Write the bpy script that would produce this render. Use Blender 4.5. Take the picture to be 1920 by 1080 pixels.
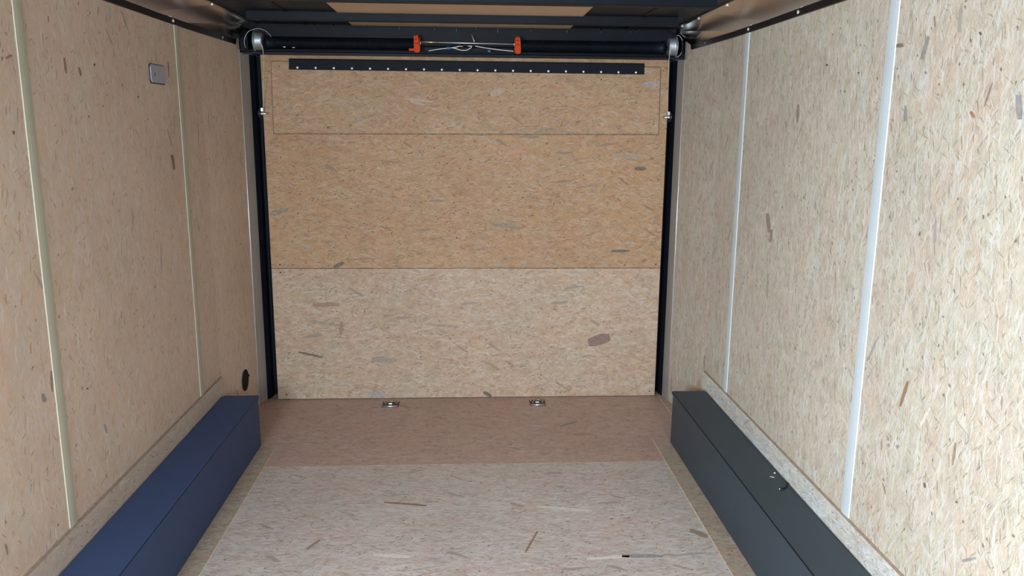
import bpy, bmesh, math, random
from mathutils import Matrix, Vector
random.seed(7)
for o in list(bpy.data.objects): bpy.data.objects.remove(o)
SC = bpy.context.scene
COL = SC.collection

# ---------------------------------------------------------------- camera
cd = bpy.data.cameras.new('camera'); cam = bpy.data.objects.new('camera', cd); COL.objects.link(cam)
cd.sensor_width = 36.0; cd.lens = 1495.4 / 1920 * 36; cd.clip_start = 0.02
FW = Vector((0.05482133, 0.97853674, -0.19864658)); RT = Vector((0.99849235, -0.05427602, 0.00819345)); UP = RT.cross(FW)
cam.matrix_world = Matrix(((RT.x, UP.x, -FW.x, 0), (RT.y, UP.y, -FW.y, 0), (RT.z, UP.z, -FW.z, 1.5755), (0, 0, 0, 1)))
SC.camera = cam

# ---------------------------------------------------------------- sky, daylight, exposure
w = bpy.data.worlds.new('sky'); SC.world = w; w.use_nodes = True
bg = w.node_tree.nodes['Background']; bg.inputs[0].default_value = (0.62, 0.80, 1.0, 1); bg.inputs[1].default_value = 1.0

def area(name, loc, to, sx, sy, power, col):
    l = bpy.data.lights.new(name, 'AREA'); l.shape = 'RECTANGLE'; l.size = sx; l.size_y = sy; l.energy = power; l.color = col
    o = bpy.data.objects.new(name, l); COL.objects.link(o); o.location = loc
    o.rotation_euler = (Vector(to) - Vector(loc)).to_track_quat('-Z', 'Z').to_euler()
    return o
# daylight entering by the open side door, plus an added front fill lamp, both behind the photographer
area('daylight_side_door', (-1.27, -0.80, 1.40), (1.2, 2.1, -2.3), 0.95, 1.2, 365, (0.78, 0.90, 1.0))
area('fill_front', (0.35, -1.75, 1.50), (-0.4, 1.2, -1.0), 1.5, 0.9, 112, (0.78, 0.90, 1.0))
SC.view_settings.view_transform = 'Standard'; SC.view_settings.look = 'None'
SC.view_settings.gamma = 1; SC.view_settings.use_curve_mapping = False
SC.view_settings.exposure = 0.0

# ---------------------------------------------------------------- materials
def newmat(name):
    m = bpy.data.materials.new(name); m.use_nodes = True
    return m, m.node_tree, m.node_tree.nodes['Principled BSDF']

def plain(name, col, rough=0.5, metal=0.0, spec=0.5, bump=0.0, bscale=200, vary=0.12, vscale=12, coat=0.0):
    m, nt, b = newmat(name); N = nt.nodes; L = nt.links
    tc = N.new('ShaderNodeTexCoord'); nz = N.new('ShaderNodeTexNoise'); nz.inputs['Scale'].default_value = vscale; nz.inputs['Detail'].default_value = 5
    L.new(tc.outputs['Object'], nz.inputs['Vector'])
    r = N.new('ShaderNodeValToRGB'); L.new(nz.outputs['Fac'], r.inputs['Fac'])
    r.color_ramp.elements[0].position = 0.3; r.color_ramp.elements[1].position = 0.7
    r.color_ramp.elements[0].color = tuple(c * (1 - vary) for c in col) + (1,)
    r.color_ramp.elements[1].color = tuple(min(1, c * (1 + vary)) for c in col) + (1,)
    L.new(r.outputs['Color'], b.inputs['Base Color'])
    b.inputs['Roughness'].default_value = rough; b.inputs['Metallic'].default_value = metal
    b.inputs['Specular IOR Level'].default_value = spec; b.inputs['Coat Weight'].default_value = coat
    if bump:
        n2 = N.new('ShaderNodeTexNoise'); n2.inputs['Scale'].default_value = bscale; n2.inputs['Detail'].default_value = 3
        L.new(tc.outputs['Object'], n2.inputs['Vector'])
        bp = N.new('ShaderNodeBump'); bp.inputs['Strength'].default_value = bump; bp.inputs['Distance'].default_value = 0.002
        L.new(n2.outputs['Fac'], bp.inputs['Height']); L.new(bp.outputs['Normal'], b.inputs['Normal'])
    return m

def osb(name, axes, tint, contrast=1.0, rough=0.6, spec=0.3, seed=0.0, dark=1.0, pale=0.35, gloss_grain=True):
    """strand board: several layers of long wood strands lying at different angles"""
    m, nt, b = newmat(name); N = nt.nodes; L = nt.links
    def math_(op, a, bb=None, clamp=False):
        n = N.new('ShaderNodeMath'); n.operation = op; n.use_clamp = clamp
        for i, v in enumerate((a, bb)):
            if v is None: continue
            if isinstance(v, (int, float)): n.inputs[i].default_value = v
            else: L.new(v, n.inputs[i])
        return n.outputs[0]
    def mix(fac, a, c, mode='MIX'):
        n = N.new('ShaderNodeMix'); n.data_type = 'RGBA'; n.blend_type = mode
        if isinstance(fac, (int, float)): n.inputs[0].default_value = fac
        else: L.new(fac, n.inputs[0])
        for i, v in ((6, a), (7, c)):
            if isinstance(v, tuple): n.inputs[i].default_value = v + (1,)
            else: L.new(v, n.inputs[i])
        return n.outputs[2]
    tc = N.new('ShaderNodeTexCoord'); sp = N.new('ShaderNodeSeparateXYZ'); L.new(tc.outputs['Object'], sp.inputs[0])
    uv = N.new('ShaderNodeCombineXYZ'); L.new(sp.outputs[axes[0]], uv.inputs[0]); L.new(sp.outputs[axes[1]], uv.inputs[1]); uv.inputs[2].default_value = seed
    # slight waviness of the strands
    wz = N.new('ShaderNodeTexNoise'); wz.inputs['Scale'].default_value = 22; wz.inputs['Detail'].default_value = 3
    L.new(uv.outputs[0], wz.inputs['Vector'])
    wv = N.new('ShaderNodeVectorMath'); wv.operation = 'MULTIPLY_ADD'; L.new(wz.outputs['Color'], wv.inputs[0])
    wv.inputs[1].default_value = (0.014, 0.014, 0); L.new(uv.outputs[0], wv.inputs[2])
    P = wv.outputs[0]
    def strands(ang, ln, wd, off):
        mp = N.new('ShaderNodeMapping'); mp.vector_type = 'TEXTURE'; L.new(P, mp.inputs['Vector'])
        mp.inputs['Rotation'].default_value = (0, 0, math.radians(ang)); mp.inputs['Scale'].default_value = (ln, wd, 1); mp.inputs['Location'].default_value = (off, off * 0.7, 0)
        v = N.new('ShaderNodeTexVoronoi'); v.voronoi_dimensions = '2D'; v.inputs['Scale'].default_value = 1.0; v.inputs['Randomness'].default_value = 1
        L.new(mp.outputs[0], v.inputs['Vector'])
        s = N.new('ShaderNodeSeparateColor'); L.new(v.outputs['Color'], s.inputs[0])
        return mp.outputs[0], v, s
    t = Vector(tint)
    def c_(k, warm=0.0, grey=0.0):
        c = t * k; g = (c.x + c.y + c.z) / 3
        c = Vector((c.x * (1 + warm), c.y, c.z * (1 - warm)))
        return tuple(c.lerp(Vector((g, g, g)), grey))
    def ramp(fac, stops, const=False):
        r = N.new('ShaderNodeValToRGB'); L.new(fac, r.inputs['Fac']); e = r.color_ramp.elements
        if const: r.color_ramp.interpolation = 'CONSTANT'
        e[0].position, e[0].color = stops[0][0], stops[0][1] + (1,)
        e[1].position, e[1].color = stops[-1][0], stops[-1][1] + (1,)
        for p, c in stops[1:-1]:
            x = e.new(p); x.color = c + (1,)
        return r.outputs['Color']
    k = contrast
    pal = [(0.0, c_(1 - .22 * k, 0.03, .15)), (0.08, c_(1 - .13 * k, .05, 0)), (0.28, c_(1 - .05 * k, .05)), (0.5, c_(1.0)), (0.72, c_(1 + .04 * k, -.03)), (0.92, c_(1 + .09 * k, -.05, .15)), (1.0, c_(1 + .20 * k, -.05, .3))]
    col = None; hgt = None; cells = []
    layers = [(6, .095, .020, .0, 1.0), (-38, .08, .017, 3.1, .45), (33, .085, .018, 7.7, .45), (-9, .11, .016, 12.3, .45), (70, .055, .013, 23.3, .16), (-72, .05, .012, 29.1, .12), (14, .07, .009, 31.7, .35), (-24, .05, .007, 37.7, .30)]
    for ang, ln, wd, off, prob in layers:
        q, v, s = strands(ang, ln, wd, off + seed)
        cc = ramp(s.outputs[0], pal)
        if col is None: col = cc; hgt = s.outputs[1]; continue
        mask = math_('LESS_THAN', s.outputs[1], prob)
        col = mix(math_('MULTIPLY', mask, 0.8), col, cc)
        hgt = mix(mask, hgt, s.outputs[2])
    # mottling of the pressed face: pinkish against olive, several strand-lengths across
    for sc_, ro, lo, hi in ((7.0, .65, (1.0 + .035 * k, 1 - .03 * k, 1 - .04 * k), (1 - .02 * k, 1.0 + .02 * k, 1.0 + .02 * k)), (26.0, .6, (1 - .07 * k, 1 - .08 * k, 1 - .08 * k), (1 + .06 * k, 1 + .06 * k, 1 + .06 * k))):
        mp = N.new('ShaderNodeMapping'); mp.vector_type = 'TEXTURE'; L.new(P, mp.inputs['Vector']); mp.inputs['Scale'].default_value = (2.0, 1, 1); mp.inputs['Location'].default_value = (sc_, seed, 0)
        g = N.new('ShaderNodeTexNoise'); g.noise_dimensions = '2D'; g.inputs['Scale'].default_value = sc_; g.inputs['Detail'].default_value = 4; g.inputs['Roughness'].default_value = ro; L.new(mp.outputs[0], g.inputs['Vector'])
        col = mix(1.0, col, ramp(g.outputs['Fac'], [(.36, lo), (.62, hi)]), 'MULTIPLY')
    # fine grain along the strands
    for ang, ofs in ((4, 0.0), (-24, 5.0), (27, 9.0)):
        mp = N.new('ShaderNodeMapping'); mp.vector_type = 'TEXTURE'; L.new(P, mp.inputs['Vector'])
        mp.inputs['Rotation'].default_value = (0, 0, math.radians(ang)); mp.inputs['Scale'].default_value = (.024, .0035, 1); mp.inputs['Location'].default_value = (ofs, 0, 0)
        g = N.new('ShaderNodeTexNoise'); g.noise_dimensions = '2D'; g.inputs['Scale'].default_value = 1; g.inputs['Detail'].default_value = 2; L.new(mp.outputs[0], g.inputs['Vector'])
        a = 1 - .16 * k; z = 1 + .15 * k
        col = mix(0.5, col, ramp(g.outputs['Fac'], [(0.28, (a, a * .98, a * .96)), (0.5, (1, 1, 1)), (0.74, (z, z, z))]), 'MULTIPLY')
    # broken outlines of single strands: hairline gaps with a lit edge beside them
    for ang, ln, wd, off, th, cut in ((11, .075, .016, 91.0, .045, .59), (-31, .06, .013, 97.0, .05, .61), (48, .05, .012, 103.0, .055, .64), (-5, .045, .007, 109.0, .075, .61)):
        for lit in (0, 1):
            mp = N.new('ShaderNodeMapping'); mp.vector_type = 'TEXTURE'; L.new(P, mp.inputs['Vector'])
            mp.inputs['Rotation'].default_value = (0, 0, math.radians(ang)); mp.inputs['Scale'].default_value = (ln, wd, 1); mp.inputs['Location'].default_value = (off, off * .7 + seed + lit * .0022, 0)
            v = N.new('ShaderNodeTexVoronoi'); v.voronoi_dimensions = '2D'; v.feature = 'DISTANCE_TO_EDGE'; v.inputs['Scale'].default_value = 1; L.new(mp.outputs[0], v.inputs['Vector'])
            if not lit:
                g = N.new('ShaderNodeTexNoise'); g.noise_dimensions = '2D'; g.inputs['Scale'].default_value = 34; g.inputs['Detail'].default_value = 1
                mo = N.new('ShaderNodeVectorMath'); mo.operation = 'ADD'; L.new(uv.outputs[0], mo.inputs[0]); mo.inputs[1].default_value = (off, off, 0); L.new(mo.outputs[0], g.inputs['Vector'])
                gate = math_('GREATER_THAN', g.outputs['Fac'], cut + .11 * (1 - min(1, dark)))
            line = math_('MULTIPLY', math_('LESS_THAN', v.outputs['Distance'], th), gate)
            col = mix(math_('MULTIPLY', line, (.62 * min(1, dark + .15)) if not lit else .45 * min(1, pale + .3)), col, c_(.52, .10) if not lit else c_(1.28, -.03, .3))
    # short dark slivers, light slivers, odd grey strands, tiny knots
    for ang, ln, wd, off, prob, cc, f in ((12, .028, .0034, 51.0, .022 * dark, c_(.42, .1), .75), (-37, .020, .0030, 57.0, .018 * dark, c_(.45, .12), .7), (62, .020, .003, 61.0, .016 * dark, c_(.45, .1), .65),
                                          (2, .038, .005, 67.0, .06 * pale, c_(1.26, -.06, .4), .8), (-21, .032, .004, 71.0, .06 * pale, c_(1.26, -.06, .4), .7), (34, .028, .004, 73.0, .04 * pale, c_(1.26, -.06, .4), .7),
                                          (5, .090, .014, 77.0, .004 * dark, c_(.62, .0, .45), .7), (-33, .07, .013, 83.0, .003 * dark, c_(.56, .08, .3), .7),
                                          (20, .008, .006, 89.0, .0035 * dark, c_(.28, .1), .85)):
        q, v, s = strands(ang, ln, wd, off + seed)
        col = mix(math_('MULTIPLY', math_('LESS_THAN', s.outputs[0], prob), f), col, cc)
    # broad drift in tone
    bn = N.new('ShaderNodeTexNoise'); bn.inputs['Scale'].default_value = 2.2; bn.inputs['Detail'].default_value = 5; bn.inputs['Roughness'].default_value = .6; L.new(uv.outputs[0], bn.inputs['Vector'])
    col = mix(1.0, col, ramp(bn.outputs['Fac'], [(0.30, (.93, .91, .90)), (0.5, (1, 1, 1)), (0.72, (1.05, 1.05, 1.04))]), 'MULTIPLY')
    L.new(col, b.inputs['Base Color'])
    b.inputs['Roughness'].default_value = rough; b.inputs['Specular IOR Level'].default_value = spec
    bp = N.new('ShaderNodeBump'); bp.inputs['Strength'].default_value = .35; bp.inputs['Distance'].default_value = .0012
    L.new(hgt, bp.inputs['Height']); L.new(bp.outputs['Normal'], b.inputs['Normal'])
    return m

TAN = (.52, .37, .235)
M = dict(
    wall_l=osb('strand_board_left', (2, 1), (.565, .435, .34), .50, seed=2.3, dark=.45, pale=.15),
    wall_r=osb('strand_board_right', (2, 1), (.49, .428, .342), .95, seed=5.1, dark=.85, pale=.9),
    kick_l=osb('strand_board_kick_left', (1, 2), (.52, .42, .34), .45, seed=9.9, dark=.5, pale=.3),
    kick_r=osb('strand_board_kick_right', (1, 2), (.53, .505, .455), .9, seed=11.1, dark=.9, pale=1.2),
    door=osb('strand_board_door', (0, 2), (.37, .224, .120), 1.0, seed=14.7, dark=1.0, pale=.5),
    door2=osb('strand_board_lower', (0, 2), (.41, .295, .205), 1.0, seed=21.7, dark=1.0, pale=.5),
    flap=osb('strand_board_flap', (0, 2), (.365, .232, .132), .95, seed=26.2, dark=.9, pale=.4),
    floor=osb('strand_board_floor', (0, 1), (.49, .405, .352), 1.05, rough=.5, spec=.5, seed=33.3, dark=1.2, pale=1.6),
    floor_rear=osb('strand_board_floor_rear', (0, 1), (.46, .31, .25), .7, rough=.5, spec=.4, seed=38.9, dark=.8, pale=.4),
    floor_side=osb('strand_board_floor_side', (0, 1), (.40, .31, .23), .8, rough=.55, spec=.4, seed=43.2, dark=.9, pale=.3),
    ply=plain('plywood_liner', (.50, .34, .22), .7, vary=.06, vscale=6),
    edge=plain('raw_board_edge', (.62, .47, .31), .7, vary=.25, vscale=60),
    caulk_l=plain('joint_strip_cream', (.42, .395, .30), .7, vary=.04),
    caulk_r=plain('joint_strip_white', (.50, .54, .555), .7, vary=.03),
    black=plain('black_steel', (.0045, .0065, .0105), .5, spec=.14, vary=.2, bump=.05),
    blacksheet=plain('black_roof_sheet', (.0045, .007, .0115), .35, spec=.2, vary=.3, vscale=4),
    rubber=plain('black_rubber', (.005, .007, .0115), .6, spec=.12),
    box_l=plain('black_coating_blue_sheen', (.025, .052, .135), .62, spec=.5, vary=.06, bump=.25, bscale=900),  # black coating with the bluish sky sheen put into its colour
    box_r=plain('charcoal_coating', (.026, .042, .055), .50, spec=.5, vary=.06, bump=.1, bscale=900),
    cove=plain('bronze_metal', (.72, .67, .64), .15, metal=1.0, vary=.08, vscale=5),
    cove_dark=plain('dark_flange', (.16, .14, .14), .35, metal=1.0, vary=.1, vscale=9),
    jamb=plain('grey_steel_jamb', (.36, .31, .27), .45, metal=.3, vary=.06, vscale=3),
    zinc=plain('zinc', (.70, .71, .72), .32, metal=1.0, vary=.08, vscale=90),
    drum=plain('cast_aluminium', (.36, .40, .42), .42, metal=.8, vary=.1, vscale=50),
    screw=plain('screw_zinc', (.80, .80, .80), .35, metal=.6, vary=.05),
    orange=plain('orange_plastic', (.47, .045, .008), .6, spec=.15, vary=.08, vscale=40),
    dkorange=plain('dark_hole', (.06, .012, .008), .7),
    cable=plain('steel_cable', (.55, .55, .55), .4, metal=.7, vary=.2, vscale=300),
    wire=plain('white_wire', (.62, .62, .60), .5),
    blue=plain('blue_connector', (.04, .20, .48), .5, spec=.2),
    plate=plain('grey_lens', (.33, .32, .37), .35, vary=.08, vscale=20),
    plate_edge=plain('plate_base_and_shade', (.05, .05, .06), .6),
    brass=plain('worn_steel', (.45, .36, .22), .35, metal=.8, vary=.4, vscale=200),
    ground=plain('gravel_ground', (.32, .31, .29), .9, vary=.3, vscale=6),
    c_plum=plain('strand_plum', (.20, .12, .10), .6, vary=.2, vscale=60),
    c_brown=plain('strand_brown', (.27, .165, .10), .6, vary=.2, vscale=60),
    c_greybrown=plain('strand_grey_brown', (.28, .21, .155), .6, vary=.2, vscale=60),
    c_dark=plain('strand_dark', (.12, .09, .07), .6, vary=.2, vscale=60),
    c_olive=plain('strand_olive', (.22, .17, .115), .6, vary=.25, vscale=60),
    c_grey=plain('strand_grey', (.27, .25, .24), .6, vary=.2, vscale=60),
    c_taupe=plain('strand_taupe', (.36, .26, .185), .6, vary=.15, vscale=60),
    c_red=plain('strand_red', (.34, .17, .11), .6, vary=.2, vscale=60),
    c_pale=plain('strand_pale', (.60, .55, .47), .6, vary=.1, vscale=60),
    c_rust=plain('rust_stain', (.46, .30, .20), .7, vary=.2, vscale=60),
)

# ---------------------------------------------------------------- helpers
class MB:
    """collects shapes, each made in a mesh of its own and then appended, into ONE mesh object"""
    def __init__(s): s.acc = bmesh.new(); s.bm = bmesh.new(); s.mats = []
    def mi(s, m):
        if m not in s.mats: s.mats.append(m)
        return s.mats.index(m)
    def _tag(s, n0, m, smooth=False):
        i = s.mi(m)
        for f in s.bm.faces: f.material_index = i; f.smooth = smooth
        s.flush()
    def flush(s):
        if not len(s.bm.verts): return
        t = bpy.data.meshes.new('t'); s.bm.to_mesh(t); s.acc.from_mesh(t); bpy.data.meshes.remove(t); s.bm.clear()
    def box(s, x0, x1, y0, y1, z0, z1, m, bev=0.0):
        bm = s.bm; n0 = 0
        v = [bm.verts.new(p) for p in ((x0, y0, z0), (x1, y0, z0), (x1, y1, z0), (x0, y1, z0), (x0, y0, z1), (x1, y0, z1), (x1, y1, z1), (x0, y1, z1))]
        fs = [bm.faces.new([v[i] for i in q]) for q in ((0, 3, 2, 1), (4, 5, 6, 7), (0, 1, 5, 4), (1, 2, 6, 5), (2, 3, 7, 6), (3, 0, 4, 7))]
        if bev:
            es = {e for f in fs for e in f.edges}
            bmesh.ops.bevel(bm, geom=list(es), offset=bev, segments=2, affect='EDGES', profile=.5)
        s._tag(n0, m); return s
    def prism(s, pts, axis, a0, a1, m, bev=0.0):
        """extrude the closed outline pts (2 coordinates, in axis order) along axis"""
        bm = s.bm; n0 = 0
        def P(p, a):
            l = list(p); l.insert(axis, a); return l
        A = [bm.verts.new(P(p, a0)) for p in pts]; B = [bm.verts.new(P(p, a1)) for p in pts]; n = len(pts)
        fs = [bm.faces.new(A), bm.faces.new(B[::-1])]
        for i in range(n): fs.append(bm.faces.new((A[i], B[i], B[(i + 1) % n], A[(i + 1) % n])))
        if bev:
            es = {e for f in fs for e in f.edges}
            bmesh.ops.bevel(bm, geom=list(es), offset=bev, segments=2, affect='EDGES')
        bmesh.ops.recalc_face_normals(bm, faces=list(bm.faces))
        s._tag(n0, m); return s
    def tube(s, pts, r, m, seg=8, cap=True):
        bm = s.bm; n0 = 0; pts = [Vector(p) for p in pts]; rings = []; up = None
        for i, p in enumerate(pts):
            t = (pts[min(i + 1, len(pts) - 1)] - pts[max(i - 1, 0)]).normalized()
            if up is None: up = Vector((0, 0, 1)) if abs(t.z) < .9 else Vector((1, 0, 0))
            a = t.cross(up).normalized(); up = a.cross(t).normalized()
            rr = r[i] if isinstance(r, (list, tuple)) else r
            rings.append([bm.verts.new(p + (a * math.cos(k * 2 * math.pi / seg) + up * math.sin(k * 2 * math.pi / seg)) * rr) for k in range(seg)])
        for i in range(len(rings) - 1):
            for k in range(seg): bm.faces.new((rings[i][k], rings[i][(k + 1) % seg], rings[i + 1][(k + 1) % seg], rings[i + 1][k]))
        if cap: bm.faces.new(rings[0][::-1]); bm.faces.new(rings[-1])
        s._tag(n0, m, True); return s
    def lathe(s, prof, c, axis, m, seg=40):
        """profile of (along, radius) revolved about axis through c"""
        bm = s.bm; n0 = 0; c = Vector(c); e = [Vector((1, 0, 0)), Vector((0, 1, 0)), Vector((0, 0, 1))]
        ax, u, v = e[axis], e[(axis + 1) % 3], e[(axis + 2) % 3]
        R = [[bm.verts.new(c + ax * a + (u * math.cos(k * 2 * math.pi / seg) + v * math.sin(k * 2 * math.pi / seg)) * max(r, 1e-5)) for k in range(seg)] for a, r in prof]
        for i in range(len(R) - 1):
            for k in range(seg): bm.faces.new((R[i][k], R[i][(k + 1) % seg], R[i + 1][(k + 1) % seg], R[i + 1][k]))
        bm.faces.new(R[0][::-1]); bm.faces.new(R[-1])
        s._tag(n0, m, True); return s
    def poly(s, pts, m):
        n0 = 0; s.bm.faces.new([s.bm.verts.new(p) for p in pts]); s._tag(n0, m); return s
    def build(s, name, parent=None, autosmooth=True):
        me = bpy.data.meshes.new(name)
        org = Vector((0, 0, 0))
        if parent is not None:
            org = Vector(parent['_org'])
        s.flush()
        if org.length: bmesh.ops.translate(s.acc, verts=s.acc.verts, vec=-org)
        s.acc.to_mesh(me); s.acc.free(); s.bm.free()
        for m in s.mats: me.materials.append(m)
        o = bpy.data.objects.new(name, me); COL.objects.link(o)
        o['_org'] = tuple(org)
        if parent is not None: o.parent = parent
        return o

def root(name, loc, label=None, cat=None, group=None, kind=None):
    o = bpy.data.objects.new(name, None); COL.objects.link(o); o.location = loc; o.empty_display_size = .05; o['_org'] = tuple(loc)
    return tag(o, label, cat, group, kind)
def tag(o, label=None, cat=None, group=None, kind=None):
    if label: o['label'] = label
    if cat: o['category'] = cat
    if group: o['group'] = group
    if kind: o['kind'] = kind
    return o

CHIPS = [
('D','plum',[0.7039,0.3311,0.776,0.3206,0.8291,0.3692,0.757,0.3797]),
('D','brown',[-0.8881,0.5657,-0.8115,0.5529,-0.7343,0.5682,-0.811,0.581]),
('D','greybrown',[-0.5614,0.237,-0.4882,0.2203,-0.4136,0.2326,-0.4869,0.2493]),
('D','dark',[0.9397,1.3479,0.9721,1.3361,1.0035,1.3482,0.9711,1.3599]),
('D','olive',[0.1371,1.0323,0.2097,1.0097,0.2856,1.0143,0.2128,1.0369]),
('B','grey',[0.9667,1.8088,1.0114,1.795,1.056,1.8069,1.0112,1.8207]),
('B','taupe',[0.1256,1.7459,0.1698,1.7416,0.2014,1.7722,0.1573,1.7764]),
('D','dark',[-0.7598,0.782,-0.7269,0.7866,-0.7049,0.8126,-0.7378,0.808]),
('D','olive',[-1.1014,1.0869,-1.0483,1.0875,-1.0006,1.1139,-1.0537,1.1133]),
('D','brown',[-0.7286,0.4677,-0.7436,0.4288,-0.7343,0.3886,-0.7193,0.4277]),
('D','greybrown',[-0.216,0.446,-0.1398,0.4313,-0.0621,0.4324,-0.1385,0.4471]),
('D','greybrown',[-0.904,0.4718,-0.8246,0.4494,-0.7415,0.4457,-0.8212,0.4681]),
('D','dark',[0.8218,0.8764,0.8749,0.8701,0.927,0.8794,0.8739,0.8856]),
('D','greybrown',[0.8096,1.4243,0.8814,1.4041,0.9555,1.4074,0.8836,1.4276]),
('D','dark',[0.0868,0.0352,0.1071,0.0114,0.1373,0.0082,0.1169,0.032]),
('B','taupe',[-0.3449,1.7184,-0.2679,1.7037,-0.1889,1.703,-0.2661,1.7178]),
('B','brown',[0.5406,1.8212,0.5905,1.8133,0.6408,1.8166,0.5909,1.8246]),
('B','olive',[0.398,1.5562,0.4457,1.5508,0.4928,1.5598,0.445,1.5652]),
('D','grey',[-0.5886,0.0324,-0.541,0.0123,-0.4895,0.0182,-0.5372,0.0383]),
('D','dark',[-0.9786,0.2884,-0.9124,0.2656,-0.8428,0.2553,-0.9092,0.2781]),
('D','brown',[-0.1114,1.2417,-0.0532,1.2242,0.0078,1.2213,-0.0505,1.2389]),
('B','taupe',[-0.3105,1.7046,-0.275,1.6882,-0.2355,1.6855,-0.271,1.7019]),
('D','greybrown',[-0.9513,0.9041,-0.9096,0.8846,-0.8634,0.8798,-0.9051,0.8993]),
('D','brown',[0.6093,1.2387,0.6785,1.2406,0.7453,1.2573,0.6761,1.2554]),
('D','brown',[0.007,0.8796,0.0837,0.8843,0.1588,0.9011,0.082,0.8964]),
('D','brown',[-0.5221,1.3867,-0.4351,1.3727,-0.3464,1.3702,-0.4337,1.3843]),
('F','greybrown',[0.8828,2.8876,0.9016,2.8415,0.9384,2.8346,0.9201,2.8806]),
('F','grey',[0.5729,2.706,0.6463,2.6861,0.7264,2.6961,0.653,2.7162]),
('F','brown',[0.2127,2.7472,0.2451,2.8189,0.2726,2.9029,0.2387,2.8274]),
('F','brown',[-0.361,3.1747,-0.2688,3.1468,-0.178,3.1384,-0.2696,3.1663]),
('F','greybrown',[0.4892,4.0214,0.5397,4.0438,0.5914,4.0969,0.54,4.0739]),
('F','greybrown',[-0.6133,2.7996,-0.5904,2.826,-0.576,2.8697,-0.5993,2.8425]),
('F','pale',[0.4374,2.6889,0.5169,2.6838,0.6002,2.7012,0.5201,2.7062]),
('F','pale',[0.295,3.1108,0.4033,3.0732,0.515,3.0641,0.4078,3.1016]),
('F','pale',[-0.3574,2.751,-0.2862,2.7274,-0.2169,2.7302,-0.2878,2.7539]),
('R','grey',[2.1299,1.8172,2.1507,1.7909,2.1512,1.7592,2.1303,1.786]),
('R','olive',[2.2943,1.8084,2.27,1.8019,2.2515,1.8073,2.2754,1.8138]),
('R','greybrown',[1.8413,1.6837,1.8544,1.658,1.8598,1.6299,1.8466,1.6561]),
('R','grey',[2.2076,1.6409,2.213,1.6194,2.2017,1.5974,2.1963,1.6189]),
('R','red',[1.9107,1.6198,1.9077,1.61,1.8931,1.6045,1.896,1.6143]),
('R','greybrown',[2.1125,1.866,2.1122,1.8524,2.1022,1.8382,2.1025,1.8518]),
('R','dark',[1.9124,1.804,1.9129,1.799,1.9047,1.7959,1.9042,1.8008]),
('R','brown',[2.0461,0.8938,2.0677,0.8517,2.0715,0.8117,2.0498,0.8546]),
('R','pale',[1.9324,0.8577,1.9564,0.8249,1.9675,0.792,1.9432,0.8255]),
('R','grey',[2.1131,0.6829,2.1151,0.6749,2.103,0.6772,2.101,0.6852]),
('R','grey',[2.0637,0.7001,2.0678,0.6922,2.059,0.6908,2.055,0.6987]),
('R','greybrown',[1.8106,0.811,1.8165,0.7792,1.812,0.7506,1.8061,0.7826]),
('R','dark',[1.776,0.6702,1.7822,0.667,1.7793,0.6643,1.7731,0.6676]),
('R','dark',[1.9194,0.6527,1.9202,0.6441,1.912,0.641,1.9113,0.6495]),
('R','grey',[1.7294,0.5346,1.7033,0.55,1.6818,0.5708,1.7073,0.5559]),
('R','brown',[2.119,0.559,2.1113,0.5443,2.0959,0.5348,2.1035,0.5494]),
('R','grey',[1.7456,1.6526,1.7508,1.6259,1.7315,1.5995,1.7265,1.6261]),
('R','greybrown',[3.1658,1.2386,3.1755,1.1979,3.1395,1.1638,3.13,1.2043]),
('R','greybrown',[2.9453,1.6627,2.956,1.6306,2.9422,1.5974,2.9316,1.6296]),
('R','greybrown',[3.1138,1.18,3.134,1.1512,3.1203,1.1253,3.1003,1.1542]),
('R','dark',[2.7346,1.791,2.7417,1.787,2.7291,1.7837,2.722,1.7877]),
('R','dark',[2.5042,1.7501,2.5084,1.7469,2.4997,1.745,2.4955,1.7481]),
('L','red',[2.6793,1.7475,2.6748,1.7331,2.6881,1.7219,2.6927,1.7363]),
('L','plum',[3.4238,1.4488,3.4144,1.4174,3.4413,1.3865,3.4508,1.4181]),
('L','grey',[2.2639,0.8089,2.2546,0.7975,2.27,0.7809,2.2794,0.7924]),
('L','greybrown',[2.3226,0.8595,2.3119,0.83,2.3156,0.7961,2.3264,0.8257]),
('L','red',[2.2679,1.7407,2.2874,1.7435,2.3009,1.753,2.2812,1.7501]),
('L','brown',[2.5886,1.7694,2.5836,1.7451,2.592,1.7225,2.597,1.7469]),
('L','dark',[2.267,1.553,2.2608,1.5476,2.2675,1.5431,2.2738,1.5485]),
('L','brown',[2.5173,1.881,2.5123,1.8712,2.5166,1.863,2.5217,1.8728]),
('L','grey',[2.6164,0.58,2.6115,0.5647,2.6252,0.5441,2.6302,0.5596]),
('L','greybrown',[2.0057,0.48,2.0017,0.4661,2.0089,0.4473,2.013,0.4612]),
('L','grey',[2.2824,1.8102,2.279,1.8049,2.2858,1.8024,2.2891,1.8077]),
('L','greybrown',[3.4609,1.8251,3.4511,1.7926,3.4595,1.7615,3.4693,1.7942]),
('L','dark',[2.7858,1.765,2.7823,1.7604,2.7925,1.7604,2.7961,1.7651]),
('L','dark',[3.1217,1.6747,3.1189,1.6695,3.1299,1.6673,3.1327,1.6726]),
('L','dark',[2.5227,0.7396,2.5195,0.736,2.5285,0.7323,2.5317,0.7359]),
]
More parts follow.
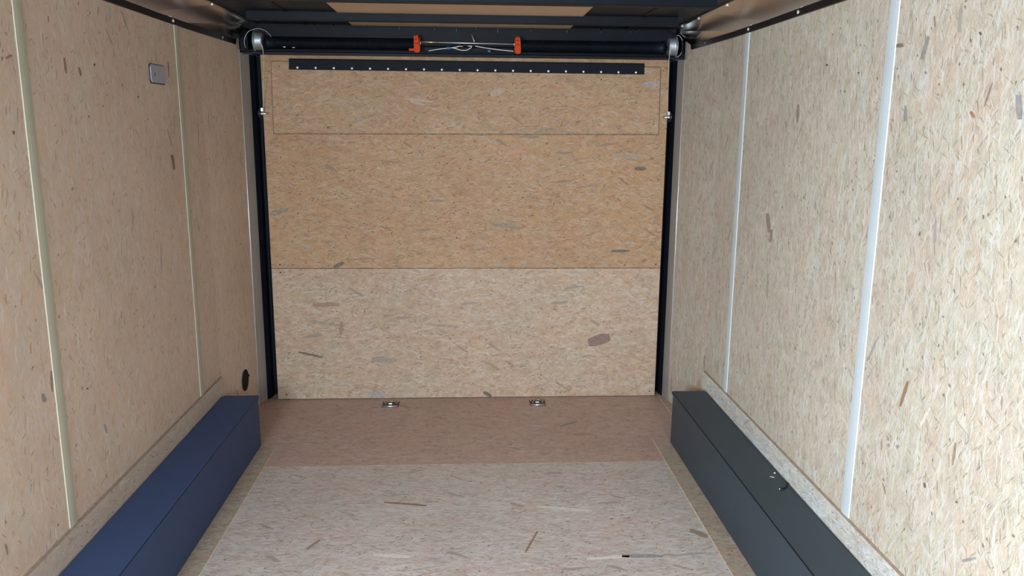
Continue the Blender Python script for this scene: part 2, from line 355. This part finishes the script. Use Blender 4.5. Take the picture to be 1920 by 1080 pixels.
def chips(mb, key, place):
    """the odd coloured strands pressed into a board's face"""
    for k, c, q in CHIPS:
        if k != key: continue
        a, b, e, d = [Vector((q[i], q[i + 1])) for i in (0, 2, 4, 6)]
        ctr = (a + e) / 2; wv = (b - ctr)
        j = lambda: random.uniform(.75, 1.1)
        pts = [a + wv * .8 * j(), a.lerp(e, .3) + wv * j(), a.lerp(e, .72) + wv * j(), e + wv * .75 * j(), e - wv * .6 * j(), a.lerp(e, .66) - wv * j(), a.lerp(e, .35) - wv * j(), a - wv * .7 * j()]
        mb.poly([place(p.x, p.y) for p in pts], M['c_' + c])

M['flap_shade'] = plain('flap_edge_shade', (.20, .135, .085), .8, vary=.3, vscale=40)  # brown of the shadow line painted round the flap board
XL, XR = -1.2264, 1.2136
ZC = 2.095          # ceiling
YD = 4.50           # inner face of the ramp door

# ================================================================ setting
b = MB()
b.box(-1.30, 1.29, -1.6, 4.70, -.06, -.004, M['floor_side'])
b.box(-.9576 + .0015, .9467 - .0015, -1.6, 3.553, -.004, .0, M['floor'])
b.box(-1.20, 1.135, 3.81, 4.56, -.004, .0, M['floor_rear'])
b.box(-.955, .944, 3.556, 3.81, -.004, .0, M['floor_rear'])
b.box(-1.23, -.9576 - .0015, -1.6, 3.81, -.004, .0, M['floor_side'])
b.box(.9467 + .0015, 1.22, -1.6, 3.81, -.004, .0, M['floor_side'])
b.box(1.137, 1.19, 3.81, 4.56, -.004, -.0002, M['floor_side'])
# pale raw edges of the boards showing at the joints
b.box(-.9576 - .002, -.9576 + .002, -1.6, 3.81, -.003, .0012, M['edge'])
b.box(.9467 - .0022, .9467 + .0022, -1.6, 3.83, -.003, .0014, M['edge'])
b.box(1.1345, 1.1385, 3.83, 4.50, -.003, .0008, M['edge'])
chips(b, 'F', lambda x, y: (x, y, .0004))
tag(b.build('floor'), kind='structure')

b = MB()
b.prism([(XL, .05), (XL, 3.86), (-1.198, 4.43), (-1.30, 4.43), (-1.30, .05)], 2, 0, 2.12, M['wall_l'])
b.box(-1.30, XL, -1.6, -.95, 0, 2.12, M['wall_l'])
b.box(-1.30, XL, -.95, .05, 1.98, 2.12, M['wall_l'])
chips(b, 'L', lambda y, z: (XL + .0004, y, z))
tag(b.build('wall_left'), kind='structure')

b = MB()
b.prism([(XR, -1.6), (1.29, -1.6), (1.29, 4.43), (1.176, 4.43), (XR, 3.87)], 2, 0, 2.12, M['wall_r'])
chips(b, 'R', lambda y, z: (XR - .0004, y, z))
# rust stain and a thin dark line where the wall bends in behind the wheel box
def onbend(y, z): return (XR - (y - 3.87) * (XR - 1.176) / .56 - .0005, y, z)
b.poly([onbend(*p) for p in ((3.92, .285), (3.96, .28), (3.985, .255), (3.97, .215), (3.93, .21), (3.915, .24))], M['c_rust'])
b.poly([onbend(*p) for p in ((3.885, .43), (3.892, .43), (3.889, .36), (3.882, .35))], M['c_dark'])
tag(b.build('wall_right'), kind='structure')

b = MB(); b.box(-1.30, -.85, -1.66, -1.6, 0, 2.12, M['wall_r']); b.box(.95, 1.29, -1.66, -1.6, 0, 2.12, M['wall_r']); b.box(-.85, .95, -1.66, -1.6, 1.98, 2.12, M['wall_r'])
tag(b.build('wall_front'), kind='structure')
b = MB(); b.box(-30, 30, -40, 5, -.62, -.60, M['ground']); tag(b.build('ground'), kind='structure')

# ceiling: black roof sheets, cross ribs, one plywood liner above the ribs
cr = root('ceiling', (0, 0, ZC), kind='structure')
MB().box(-1.30, 1.29, -1.66, 4.60, ZC, ZC + .03, M['blacksheet']).build('roof_sheet', cr)
for k in range(-7, 3):
    y = 3.345 + .61 * k
    if y > 4.2 or y < -1.5: continue
    r = MB(); r.box(-1.030, 1.012, y, y + .004, ZC - .038, ZC - .0005, M['black']); r.box(-1.030, 1.012, y, y + .036, ZC - .041, ZC - .037, M['black']); r.box(-1.030, 1.012, y + .032, y + .036, ZC - .038, ZC - .0005, M['black'])
    r.build('cross_rib', cr)
pl = MB(); pl.box(-.607, .549, 3.38, 4.448, ZC - .004, ZC - .0003, M['ply']); lo = pl.build('plywood_liner', cr); lo['label'] = 'tan plywood liner between the black roof ribs'
# roof sheet laps
for x in (-.86, .83):
    MB().box(x, x + .02, 1.0, 4.44, ZC - .003, ZC - .0002, M['black']).build('sheet_lap', cr)

# header above the ramp door
h = root('wall_rear', (0, 4.46, 1.94), kind='structure')
MB().box(-1.30, 1.29, 4.455, 4.60, 1.955, ZC, M['black']).build('header_panel', h)
l = MB(); l.box(-1.17, 1.165, 4.385, 4.60, 1.944, 1.956, M['black'], .002); l.box(-1.17, 1.165, 4.385, 4.391, 1.9335, 1.950, M['black']); l.box(-1.17, 1.165, 4.40, 4.43, 1.956, 1.962, M['black'], .001)
l.build('header_ledge', h)
l = MB()
l.tube([(-1.16, 4.384, 1.956), (1.155, 4.384, 1.956)], .0018, M['black'], 6)
l.build('ledge_lip', h)

# jambs
for side, xs in (('left', -1), ('right', 1)):
    x0 = -1.198 if xs < 0 else 1.176
    x1 = -1.158 if xs < 0 else 1.150
    n = 'trim_7' if xs < 0 else 'trim_8'
    j = root(n, (x0, 4.43, 0), kind='structure')
    p = MB(); p.prism([(x0, 4.425), (x1, 4.545), (x1, 4.80), (x0 + xs * .09, 4.80), (x0 + xs * .09, 4.425)], 2, -.02, 1.945, M['jamb']); p.build('jamb_face', j)
    p = MB(); p.tube([(x0 - xs * .0022, 4.422, .0), (x0 - xs * .0022, 4.422, 1.96)], .0024, M['screw'], 6); p.build('edge_bead', j)
    g = MB(); u0, u1, v0, v1 = x0 + (x1 - x0) * .68, x1, 4.425 + .12 * .68, 4.545
    g.prism([(u0 - xs * .0003, v0), (u0 - xs * .003, v0 + .006), (u1 - xs * .005, v1 - .004), (u1 - xs * .006, 4.60), (u1 + xs * .004, 4.60), (u1 + xs * .002, v1)], 2, .0, 1.94, M['rubber']); g.build('weather_strip_shade', j)  # black strip over the jamb's inner part also carries the gap's shade
    g = MB(); xg = x1 - xs * .001
    g.box(min(xg, xg - xs * .02), max(xg, xg - xs * .02), 4.60, 4.66, 0, 1.94, M['rubber'], .004); g.build('rubber_seal', j)
MB().box(-1.32, 1.31, 4.80, 4.83, -.1, 2.12, M['black']).build('wall_outer')
tag(bpy.data.objects['wall_outer'], kind='structure')

# ================================================================ ramp door
d = root('door_1', (0, 4.5, 0), 'strand board rear ramp door filling the end of the trailer', kind='structure')
DL = -1.109; DR = 1.112
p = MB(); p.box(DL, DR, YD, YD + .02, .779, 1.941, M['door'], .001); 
def chip_split(mb, lo_, hi_, yy):
    global CHIPS
    keep = CHIPS; CHIPS = [c for c in keep if c[0] == 'D' and lo_ <= c[2][1] < hi_]
    chips(mb, 'D', lambda x, z: (x, yy, z)); CHIPS = keep
chip_split(p, .779, 9, YD - .0004); p.build('upper_board', d)
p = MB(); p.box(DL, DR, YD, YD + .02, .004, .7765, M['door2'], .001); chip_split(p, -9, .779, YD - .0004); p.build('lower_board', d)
MB().box(DL + .004, DR - .004, YD + .02, YD + .065, .0, 1.936, M['rubber']).build('door_core', d)
p = MB(); p.prism([(-1.0555, 1.910), (-1.0605, 1.5215), (1.069, 1.533), (1.065, 1.905)], 1, 4.4985, YD - .0002, M['flap_shade'], .0004); p.build('flap_shade_strip', d)  # thin brown strip standing in for the shadow round the flap board
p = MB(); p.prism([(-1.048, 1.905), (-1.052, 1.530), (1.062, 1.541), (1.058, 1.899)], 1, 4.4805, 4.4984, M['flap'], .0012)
chips(p, 'B', lambda x, z: (x, 4.4801, z)); p.build('flap_board', d)
st = MB(); st.prism([(-.953, 1.919), (-.955, 1.864), (.968, 1.860), (.965, 1.917)], 1, 4.473, 4.4803, M['rubber'], .001)
st.tube([(-.953, 4.4765, 1.917), (.964, 4.4765, 1.915)], .004, M['rubber'], 8)
st = st.build('hinge_strip', d); st['label'] = 'black rubber hinge strip with a row of screws'
scr = None
for i in range(20):
    x = -.9095 + i * (1.8305 / 19); z = 1.8745 - .004 * i / 19
    if scr is None:
        s_ = MB(); s_.lathe([(0, .0065), (-.0015, .0062), (-.003, .0035), (-.0034, .0)], (0, 0, 0), 1, M['screw'], 14)
        me_o = s_.build('screw'); scr = me_o; o = me_o
    else:
        o = scr.copy(); COL.objects.link(o)
    o.parent = st; o.location = Vector((x, 4.473, z)) - Vector((0, 4.5, 0))
    if i == 10: o['label'] = 'yellowish zinc screw'
# small nail heads on the boards
for (x, z) in ((-1.06, .80), (-1.06, .755), (1.085, .80), (-1.06, .03), (1.08, .03)):
    o = MB().lathe([(0, .004), (-.001, .004), (-.0012, 0)], (x, YD, z), 1, M['rubber'], 10).build('nail_head', d)

# cable bolts at the door edge
for xs in (-1, 1):
    x = -1.108 if xs < 0 else 1.113
    r = root('cable_bolt', (x, 4.485, 1.636), ('zinc cable bolt on the left edge of the ramp door' if xs < 0 else 'zinc cable bolt on the right edge of the ramp door'), 'bolt')
    q = MB(); q.tube([(x - xs * .03, 4.482, 1.632), (x + xs * .020, 4.482, 1.632)], .0055, M['zinc'], 10); q.build('shank', r)
    q = MB(); q.lathe([(-.006, .011), (.006, .011)], (x + xs * .002, 4.482, 1.632), 0, M['zinc'], 6); q.build('nut', r)
    q = MB(); q.box(x - .009, x + .009, 4.474, 4.49, 1.642, 1.664, M['zinc'], .003); q.build('cable_clamp', r)
    q = MB(); q.prism([(x + xs * .004, 1.60), (x + xs * .026, 1.612), (x + xs * .033, 1.636), (x + xs * .026, 1.655), (x + xs * .004, 1.67)], 1, 4.50, 4.53, M['rubber'], .004); q.build('bolt_shade_block', r)  # black block added in place of the shade beside the bolt

# ================================================================ wall joint strips, kick boards, coves
for n, (x, y, s, m) in enumerate(((XL, 2.352, 1, 'caulk_l'), (XL, 3.578, 1, 'caulk_l'), (XR, 2.316, -1, 'caulk_r'), (XR, 3.546, -1, 'caulk_r'))):
    t = MB(); hw = .024 if s > 0 else .026
    pr = [(x, y - hw), (x + s * .0026, y - hw * .94), (x + s * .0036, y - hw * .3), (x + s * .0036, y + hw * .3), (x + s * .0026, y + hw * .94), (x, y + hw)]
    t.prism(pr, 2, .33, 2.0, M[m]); tag(t.build('trim_%d' % (n + 1)), kind='structure')
for nm, x, s, m, top, y1 in (('baseboard_left', XL, 1, 'kick_l', .350, 3.845), ('baseboard_right', XR, -1, 'kick_r', .354, 3.865)):
    t = MB(); t.prism([(x, .01), (x + s * .011, .01), (x + s * .011, top - .001), (x, top)], 1, .10, y1, M[m])
    t.prism([(x, top), (x + s * .011, top - .001), (x + s * .0115, top + .0012), (x, top + .0016)], 1, .10, y1, M['c_taupe'] if s < 0 else M['c_greybrown'])
    tag(t.build(nm), kind='structure')
for xs in (-1, 1):
    X = XL if xs < 0 else XR; s = -xs
    def gx(a): return X + s * a
    def wx(a, y):      # distance off the wall, which bends in towards the jamb
        t_ = max(0, y - 3.86) * (.0671 if xs > 0 else .0498)
        return X + s * (a + t_ * max(0, 1 - a / .10))
    yl = 4.324 if xs > 0 else 4.372
    r = root('trim_5' if xs < 0 else 'trim_6', (X, 1.5, 2.0), kind='structure')
    c = MB(); bm = c.bm
    # folded cover: flange on the wall, sloping face, return at the roof; the far end is cut back obliquely
    rows = [(.0015, 1.980, yl), (.004, 1.981, yl), (.006, 2.006, yl + .008), (.118, 2.085, 4.43), (.128, 2.087, 4.43), (.128, 2.094, 4.43)]
    ys = [-1.55 + i * .35 for i in range(17)]; G = []
    for (a, z, ye) in rows:
        G.append([bm.verts.new((wx(a, min(y, ye) if i < 16 else ye), min(y, ye) if i < 16 else ye, z + .0012 * math.sin(y * 5.1 + a * 40) * (1 if .003 < a < .12 else 0))) for i, y in enumerate(ys)])
    for i in range(len(G) - 1):
        for k in range(len(ys) - 1):
            f = bm.faces.new((G[i][k], G[i][k + 1], G[i + 1][k + 1], G[i + 1][k])); f.smooth = False
            f.material_index = c.mi(M['cove_dark'] if i < 2 else M['cove'])
    o = c.build('cove_cover', r)
    md = o.modifiers.new('thick', 'SOLIDIFY'); md.thickness = .0012; md.offset = 0
    for y in ((3.0, 3.53, 4.11, 2.42) if xs > 0 else (3.54, 2.9, 4.17)):
        q = MB(); q.lathe([(0, .0075), (-.002 * xs, .007), (-.004 * xs, .003), (-.0045 * xs, 0)], (wx(.0055, y), y, 1.994), 0, M['screw'], 14); q.build('screw', r)
    for y in ((3.48, 3.90, 4.2) if xs > 0 else (3.7,)):
        q = MB(); q.box(min(gx(.112), gx(.125)), max(gx(.112), gx(.125)), y, y + .005, 2.080, 2.085, M['cable'], .001); q.build('rivet', r)

# ================================================================ wheel boxes
FT = .268
for xs in (-1, 1):
    xi = -1.036 if xs < 0 else 1.0285; xo = (XL + .0005) if xs < 0 else (XR - .0005); ft = .264 if xs < 0 else .2725
    m = M['box_l'] if xs < 0 else M['box_r']; ye = 3.815 if xs < 0 else 3.788
    r = root('wheel_box', ((xi + xo) / 2, 2.4, 0.001), ('dark wheel box along the foot of the left wall, its blue sheen painted in' if xs < 0 else 'charcoal wheel box along the foot of the right wall'), 'wheel box')
    xo2 = xo - (-xs) * -.0125 if False else (XL + .0125 if xs < 0 else XR - .0125)
    q = MB(); q.prism([(xi, .001), (xi + (.002 if xs > 0 else -.002), ft - .004), (xi + (.03 if xs > 0 else -.03), ft - .0042), (xo2, ft - .0042), (xo2, .001)], 1, .35, ye, m, .0015)
    q.build('side_shell', r)
    # lid: folded sheet whose wall edge bows a little
    c = MB(); bm = c.bm; n = 24; A = []
    for i in range(n + 1):
        y = .35 + (ye + .001 - .35) * i / n
        bow = .012 * math.sin(max(0, min(1, (y - 2.2) / 1.6)) * math.pi) if xs > 0 else .004 * math.sin(y * 2.1)
        ix = xi - (-xs) * -.0 
        row = [(xi - xs * .0022, ft - .016), (xi - xs * .0022, ft - .0015), (xi + xs * .001, ft), (xi + xs * .006, ft + .0004), ((xi + xo2) / 2, ft + .0010 * math.sin(y * 3)), (xo2 - xs * (.010 + bow), ft), (xo2 - xs * (.008 + bow), ft - .003)]
        A.append([bm.verts.new((a, y, z)) for a, z in row])
    for i in range(n):
        for k in range(len(A[0]) - 1):
            f = bm.faces.new((A[i][k], A[i + 1][k], A[i + 1][k + 1], A[i][k + 1])); f.smooth = False; f.material_index = c.mi(m)
    o = c.build('lid', r); q = MB(); q.tube([(xi - xs * .0026, .36, ft - .0025), (xi - xs * .0026, ye - .002, ft - .0025)], .0024 if xs > 0 else .0012, M['rubber'], 6); q.build('seam', r); md = o.modifiers.new('thick', 'SOLIDIFY'); md.thickness = .001; md.offset = -1
    if xs > 0:
        WB = r

# things lying on the right wheel box
zt = .2738
q = MB(); q.tube([(1.190, 2.722, zt + .0028), (1.183, 2.700, zt + .0026), (1.170, 2.682, zt + .0026), (1.156, 2.672, zt + .003), (1.143, 2.669, zt + .0034)], .0024, M['rubber'], 8)
wr = root('wire', (1.165, 2.69, zt), 'short black wire end curling over the charcoal wheel box', 'wire'); q.build('sheath', wr)
q = MB(); q.tube([(1.144, 2.669, zt + .0034), (1.139, 2.668, zt + .0036)], .0017, M['screw'], 8); q.build('bare_end', wr)
q = MB(); q.lathe([(0, .0038), (.002, .0042), (.0035, .0028), (.0042, .0)], (1.177, 2.811, zt - .0006), 2, M['screw'], 12)
tag(q.build('pebble'), 'tiny white pebble on the lid of the charcoal wheel box', 'pebble')
q = MB(); q.tube([(1.146, 2.780, zt + .0006), (1.152, 2.776, zt + .0014), (1.161, 2.772, zt + .001)], .0012, M['edge'], 6)
tag(q.build('wood_splinter'), 'pale wood splinter beside the white pebble on the wheel box', 'splinter')

# ================================================================ ramp spring assembly
s = root('ramp_spring', (0, 4.40, 1.956), 'black ramp counterbalance spring with orange brackets above the door', 'spring assembly')
YS, ZS = 4.405, 1.995
q = MB(); q.tube([(-1.165, YS, ZS), (1.16, YS, ZS)], .0125, M['black'], 16); q.build('shaft', s)
q = MB(); q.tube([(-.245, YS - .022, ZS + .010), (.255, YS - .022, ZS + .006)], .0035, M['cable'], 10); q.build('tension_rod', s)
q = MB(); q.lathe([(0, .0055), (.05, .0050), (.09, .0036)], (-.240, YS - .022, ZS + .010), 0, M['brass'], 12); q.build('rod_ferrule', s)
for xs in (-1, 1):
    q = MB(); bm = q.bm; a0, a1 = .285, 1.005; turns = 118; per = 12; R_ = .029; pts = []
    for i in range(turns * per + 1):
        f = i / (turns * per); a = 2 * math.pi * i / per
        pts.append((xs * (a0 + (a1 - a0) * f), YS + R_ * math.cos(a), ZS + R_ * math.sin(a)))
    q.tube(pts, .0027, M['black'], 5); o = q.build('coil_spring', s)
    # stationary and winding ends
    q = MB(); q.lathe([(0, .030), (.03 * xs, .033), (.035 * xs, .036), (.05 * xs, .036), (.052 * xs, .014)], (xs * 1.0, YS, ZS), 0, M['black'], 28); q.build('spring_cone', s)
    # cable drum
    xd = xs * 1.082 + (-.001 if xs < 0 else .009)
    prof = [(-.020, .040), (-.019, .046)]
    for i in range(9): prof += [(-.018 + i * .004, .0455), (-.016 + i * .004, .0475)]
    prof += [(.019, .050), (.021, .055), (.024, .055), (.026, .018)]
    prof = [(a * xs, r_) for a, r_ in prof]
    q = MB(); q.lathe(prof, (xd, YS - .01, ZS + .004), 0, M['drum'], 44); q.build('cable_drum', s)
    q = MB(); xb = xs * 1.135 + (0 if xs < 0 else .004)
    out = [(YS + .045, 1.957), (YS - .052, 1.957), (YS - .060, 1.975), (YS - .055, 2.030), (YS - .02, 2.055), (YS + .045, 2.06)]
    q.prism(out, 0, xb - .003, xb + .003, M['black'], .001); q.build('end_plate', s)
    # lifting cable down to the bolt at the door edge
    xt = -1.0585 if xs < 0 else 1.0745
    x2 = -1.101 if xs < 0 else 1.106
    q = MB(); q.tube([(xd - xs * .016, YS - .058, ZS + .004), (xt, YS - .05, 1.960), (xt, 4.372, 1.925), (xs * abs(x2), 4.470, 1.66), (xs * abs(x2), 4.474, 1.64)], .0019, M['cable'], 6); q.build('lifting_cable', s)
    # slack loop of cable by the drum
    pts = []
    for i in range(15):
        a = math.radians(200 - i * 12.5)
        pts.append((xs * 1.085 + .068 * math.cos(a) * (-xs) * -1 if xs > 0 else -1.075 + .072 * math.cos(a), 4.345 - .002 * i * (i < 7), 1.985 + .072 * math.sin(a)))
    if xs > 0: pts = [(1.112 + .030 * math.cos(math.radians(100 - i * 14)), 4.352, 2.0 + .055 * math.sin(math.radians(100 - i * 14))) for i in range(15)]
    q = MB(); q.tube(pts, .0011, M['cable'], 6); q.build('slack_cable', s)

# orange winding brackets
for xs in (-1, 1):
    xc = -.2645 if xs < 0 else .264
    w1, w2 = .0125, .0165
    out = [(xc - w1, 2.032), (xc - w1, 1.99), (xc - w2, 1.975), (xc - w2, 1.958), (xc - .009, 1.950), (xc + .009, 1.950), (xc + w2, 1.958), (xc + w2, 1.985), (xc + w1, 1.995), (xc + w1, 2.032)]
    if xs < 0: out = [(x - .004 if z > 1.99 else x, z) for x, z in out]
    q = MB(); q.prism(out, 1, 4.348, 4.382, M['orange'], .003)
    q.lathe([(-.0165, .038), (-.010, .040), (.010, .040), (.0165, .038)], (xc, YS, 1.993), 0, M['orange'], 30); b0 = q.build('winding_bracket', s); b0['label'] = 'orange winding bracket with a side tab' if xs < 0 else 'orange winding bracket'
    q = MB()
    for z in (2.016,): q.lathe([(0, .0040), (-.002, .0040)], (xc - (.004 if xs < 0 else 0), 4.3485, z), 1, M['dkorange'], 14)
    q.build('screw_hole', b0)
    q = MB(); q.box(xc - .011, xc + .009, 4.345, 4.349, 1.993, 1.9965, M['dkorange'], .0005); q.build('slot', b0)
    for dx in (-.009, -.001, .006):
        q = MB(); q.box(xc + dx - .003, xc + dx + .001, 4.352, 4.372, 2.030, 2.037, M['orange'], .001); q.build('lug', b0)
    if xs < 0:
        q = MB(); q.box(xc - .042, xc - w2 + .001, 4.352, 4.374, 1.958, 1.970, M['orange'], .002); q.build('side_tab', b0)
    q = MB(); q.lathe([(0, .010), (-.004 * xs, .010), (-.005 * xs, .006)], (xc - xs * .0165, 4.372, 1.999), 0, M['zinc'], 6); q.build('lock_nut', b0)

# wires behind the shaft
def spl(P, n=8):
    P = [Vector(p) for p in P]; P = [P[0]] + P + [P[-1]]; out = []
    for i in range(1, len(P) - 2):
        for k in range(n):
            t = k / n; a, b_, c, e = P[i - 1], P[i], P[i + 1], P[i + 2]
            out.append(.5 * ((2 * b_) + (c - a) * t + (2 * a - 5 * b_ + 4 * c - e) * t * t + (3 * b_ - a - 3 * c + e) * t ** 3))
    out.append(P[-2]); return out
Y = 4.365
wl = root('wire', (-.06, Y, 1.97), 'looped white wire with blue connector left of the shaft centre', 'wire')
MB().tube(spl([(-.205, Y + .02, 1.962), (-.158, Y, 1.968), (-.113, Y, 1.974), (-.07, Y, 1.979), (-.041, Y, 1.985), (-.025, Y + .012, 1.985)]), .0021, M['wire'], 8).build('upper_strand', wl)
MB().tube(spl([(-.085, Y, 1.977), (-.064, Y, 1.974), (-.035, Y, 1.966), (-.008, Y, 1.966), (.012, Y, 1.975), (.022, Y, 1.986), (.002, Y + .01, 1.987)]), .0021, M['wire'], 8).build('loop_strand', wl)
MB().lathe([(-.010, .003), (-.007, .0062), (.006, .0062), (.010, .004)], (-.100, Y, 1.9755), 0, M['blue'], 14).build('connector', wl)
wr = root('wire', (.15, Y, 1.97), 'straight white wire running to the right orange bracket', 'wire')
MB().tube(spl([(.040, Y, 1.987), (.10, Y, 1.978), (.17, Y, 1.970), (.232, Y, 1.9645), (.242, Y, 1.964)]), .0021, M['wire'], 8).build('strand', wr)
wb = MB(); wb.lathe([(-.008, .003), (-.005, .0045), (.006, .0045), (.008, .003)], (.114, Y + .01, 1.9635), 0, M['blue'], 12); o = wb.build('connector', wr)
wh = MB(); wh.tube([(.022, 4.40, 2.050), (.028, 4.385, 2.030), (.036, 4.368, 2.010)], .0022, M['screw'], 8); tag(wh.build('metal_pin'), 'short bright metal pin hanging above the spring shaft centre', 'pin')
# clip scraps on the ledge
for (x, z, a) in ((-.95, 1.970, .5), (-.903, 1.968, 0)):
    q = MB(); q.box(x - .006, x + .006, 4.365, 4.3665, z - .0012 - a * .0015, z + .0012, M['cable'], .0004)
    tag(q.build('metal_scrap'), ('slanted bright metal scrap near the left cable drum' if a else 'flat bright metal scrap near the left coil spring'), 'metal scrap')

# screw tips in the header's top edge
tips = [(-.806, 3), (-.705, 4), (-.549, 3), (-.361, 6), (-.174, 6), (-.058, 7), (.047, 4), (.161, 8), (.168, 5), (.338, 5), (.533, 7), (.718, 6), (.877, 5), (.909, 5)]
first = None
for i, (x, hh) in enumerate(tips):
    if first is None:
        q = MB(); q.lathe([(0, .0022), (-.7, .002), (-1, .0004)], (0, 0, 0), 2, M['screw'], 8); o = q.build('screw_tip'); first = o
    else:
        o = first.copy(); COL.objects.link(o)
    o.location = (x, 4.442, 2.0945); o.scale = (1, 1, .004 * hh)
    tag(o, 'bright screw tip poking down in front of the black header', 'screw', 'screw tips along the header')
q = MB(); q.box(-.715, -.69, 4.15, 4.158, ZC - .0045, ZC - .0008, M['screw'], .001); tag(q.build('rivet'), 'single bright rivet in the black roof sheet, left side', 'rivet')

# ================================================================ wall fittings
r = root('wall_plate', (XL, 3.325, 1.77), 'small grey rounded plate high on the left wall', 'plate')
def rrect(y0, y1, z0, z1, rad, n=6):
    o_ = []
    for cy, cz, a0 in ((y1 - rad, z1 - rad, 0), (y0 + rad, z1 - rad, 90), (y0 + rad, z0 + rad, 180), (y1 - rad, z0 + rad, 270)):
        for k in range(n + 1):
            a = math.radians(a0 + 90 * k / n); o_.append((cy + rad * math.cos(a), cz + rad * math.sin(a)))
    return o_
q = MB(); q.prism(rrect(3.246, 3.408, 1.727, 1.803, .016), 0, XL + .0002, XL + .003, M['plate_edge']); q.build('gap_shade', r)  # dark rim behind the cover stands in for its gap shadow
q = MB(); q.prism(rrect(3.254, 3.404, 1.732, 1.800, .014), 0, XL + .003, XL + .0065, M['plate'], .001); q.build('cover', r)
q = MB(); q.box(XL + .0062, XL + .0072, 3.287, 3.296, 1.757, 1.762, M['plate_edge']); q.box(XL + .0062, XL + .0072, 3.287, 3.296, 1.766, 1.770, M['plate_edge']); q.build('keyhole', r)
r = root('round_cover', (-1.21, 4.206, .217), 'round black cover low on the left wall near the door', 'cover')
xx = -1.2264 + (4.206 - 3.86) * .0284 / .57
q = MB(); q.lathe([(0, .058), (.003, .057), (.004, .050), (.0045, 0)], (xx + .0025, 4.206, .217), 0, M['rubber'], 36); q.build('disc', r)
q = MB(); q.lathe([(0, .006), (.005, .005), (.006, 0)], (xx + .006, 4.256, .227), 0, M['rubber'], 10); q.build('tab', r)

# ================================================================ floor latches by the door
for i, (x0, x1, lab) in enumerate(((-.490, -.405, 'zinc recessed floor latch at the door foot, left of centre'), (.360, .440, 'zinc recessed floor latch at the door foot, right of centre'))):
    r = root('floor_latch', ((x0 + x1) / 2, 4.40, 0), lab, 'latch')
    q = MB(); q.prism([(x0 - .004, 4.35), (x1 + .004, 4.35), (x1 + .006, 4.445), (x0 - .006, 4.445)], 2, .0002, .0022, M['plate_edge'], .0006); q.build('base_plate', r)
    q = MB(); q.tube([(x0, 4.352, .005), (x1, 4.352, .006)], .0042, M['zinc'], 10); q.build('front_bar', r)
    q = MB(); q.tube([(x0 + .012, 4.40, .004), (x0 + .02, 4.415, .008), (x0 + .03, 4.425, .010), (x1 - .025, 4.425, .010), (x1 - .014, 4.415, .008), (x1 - .008, 4.40, .004)], .003, M['brass'], 8); q.build('ring', r)
    q = MB(); c_ = (x0 + x1) / 2; q.box(c_ - .012, c_ + .010, 4.385, 4.405, .002, .010, M['zinc'], .002); q.build('catch', r)
    for sx in (x0 + .004, x1 - .004):
        q = MB(); q.lathe([(0, .0045), (.0015, .004), (.002, 0)], (sx, 4.432, .0022), 2, M['zinc'], 10); q.build('screw', r)

for o in bpy.data.objects:
    if '_org' in o: del o['_org']
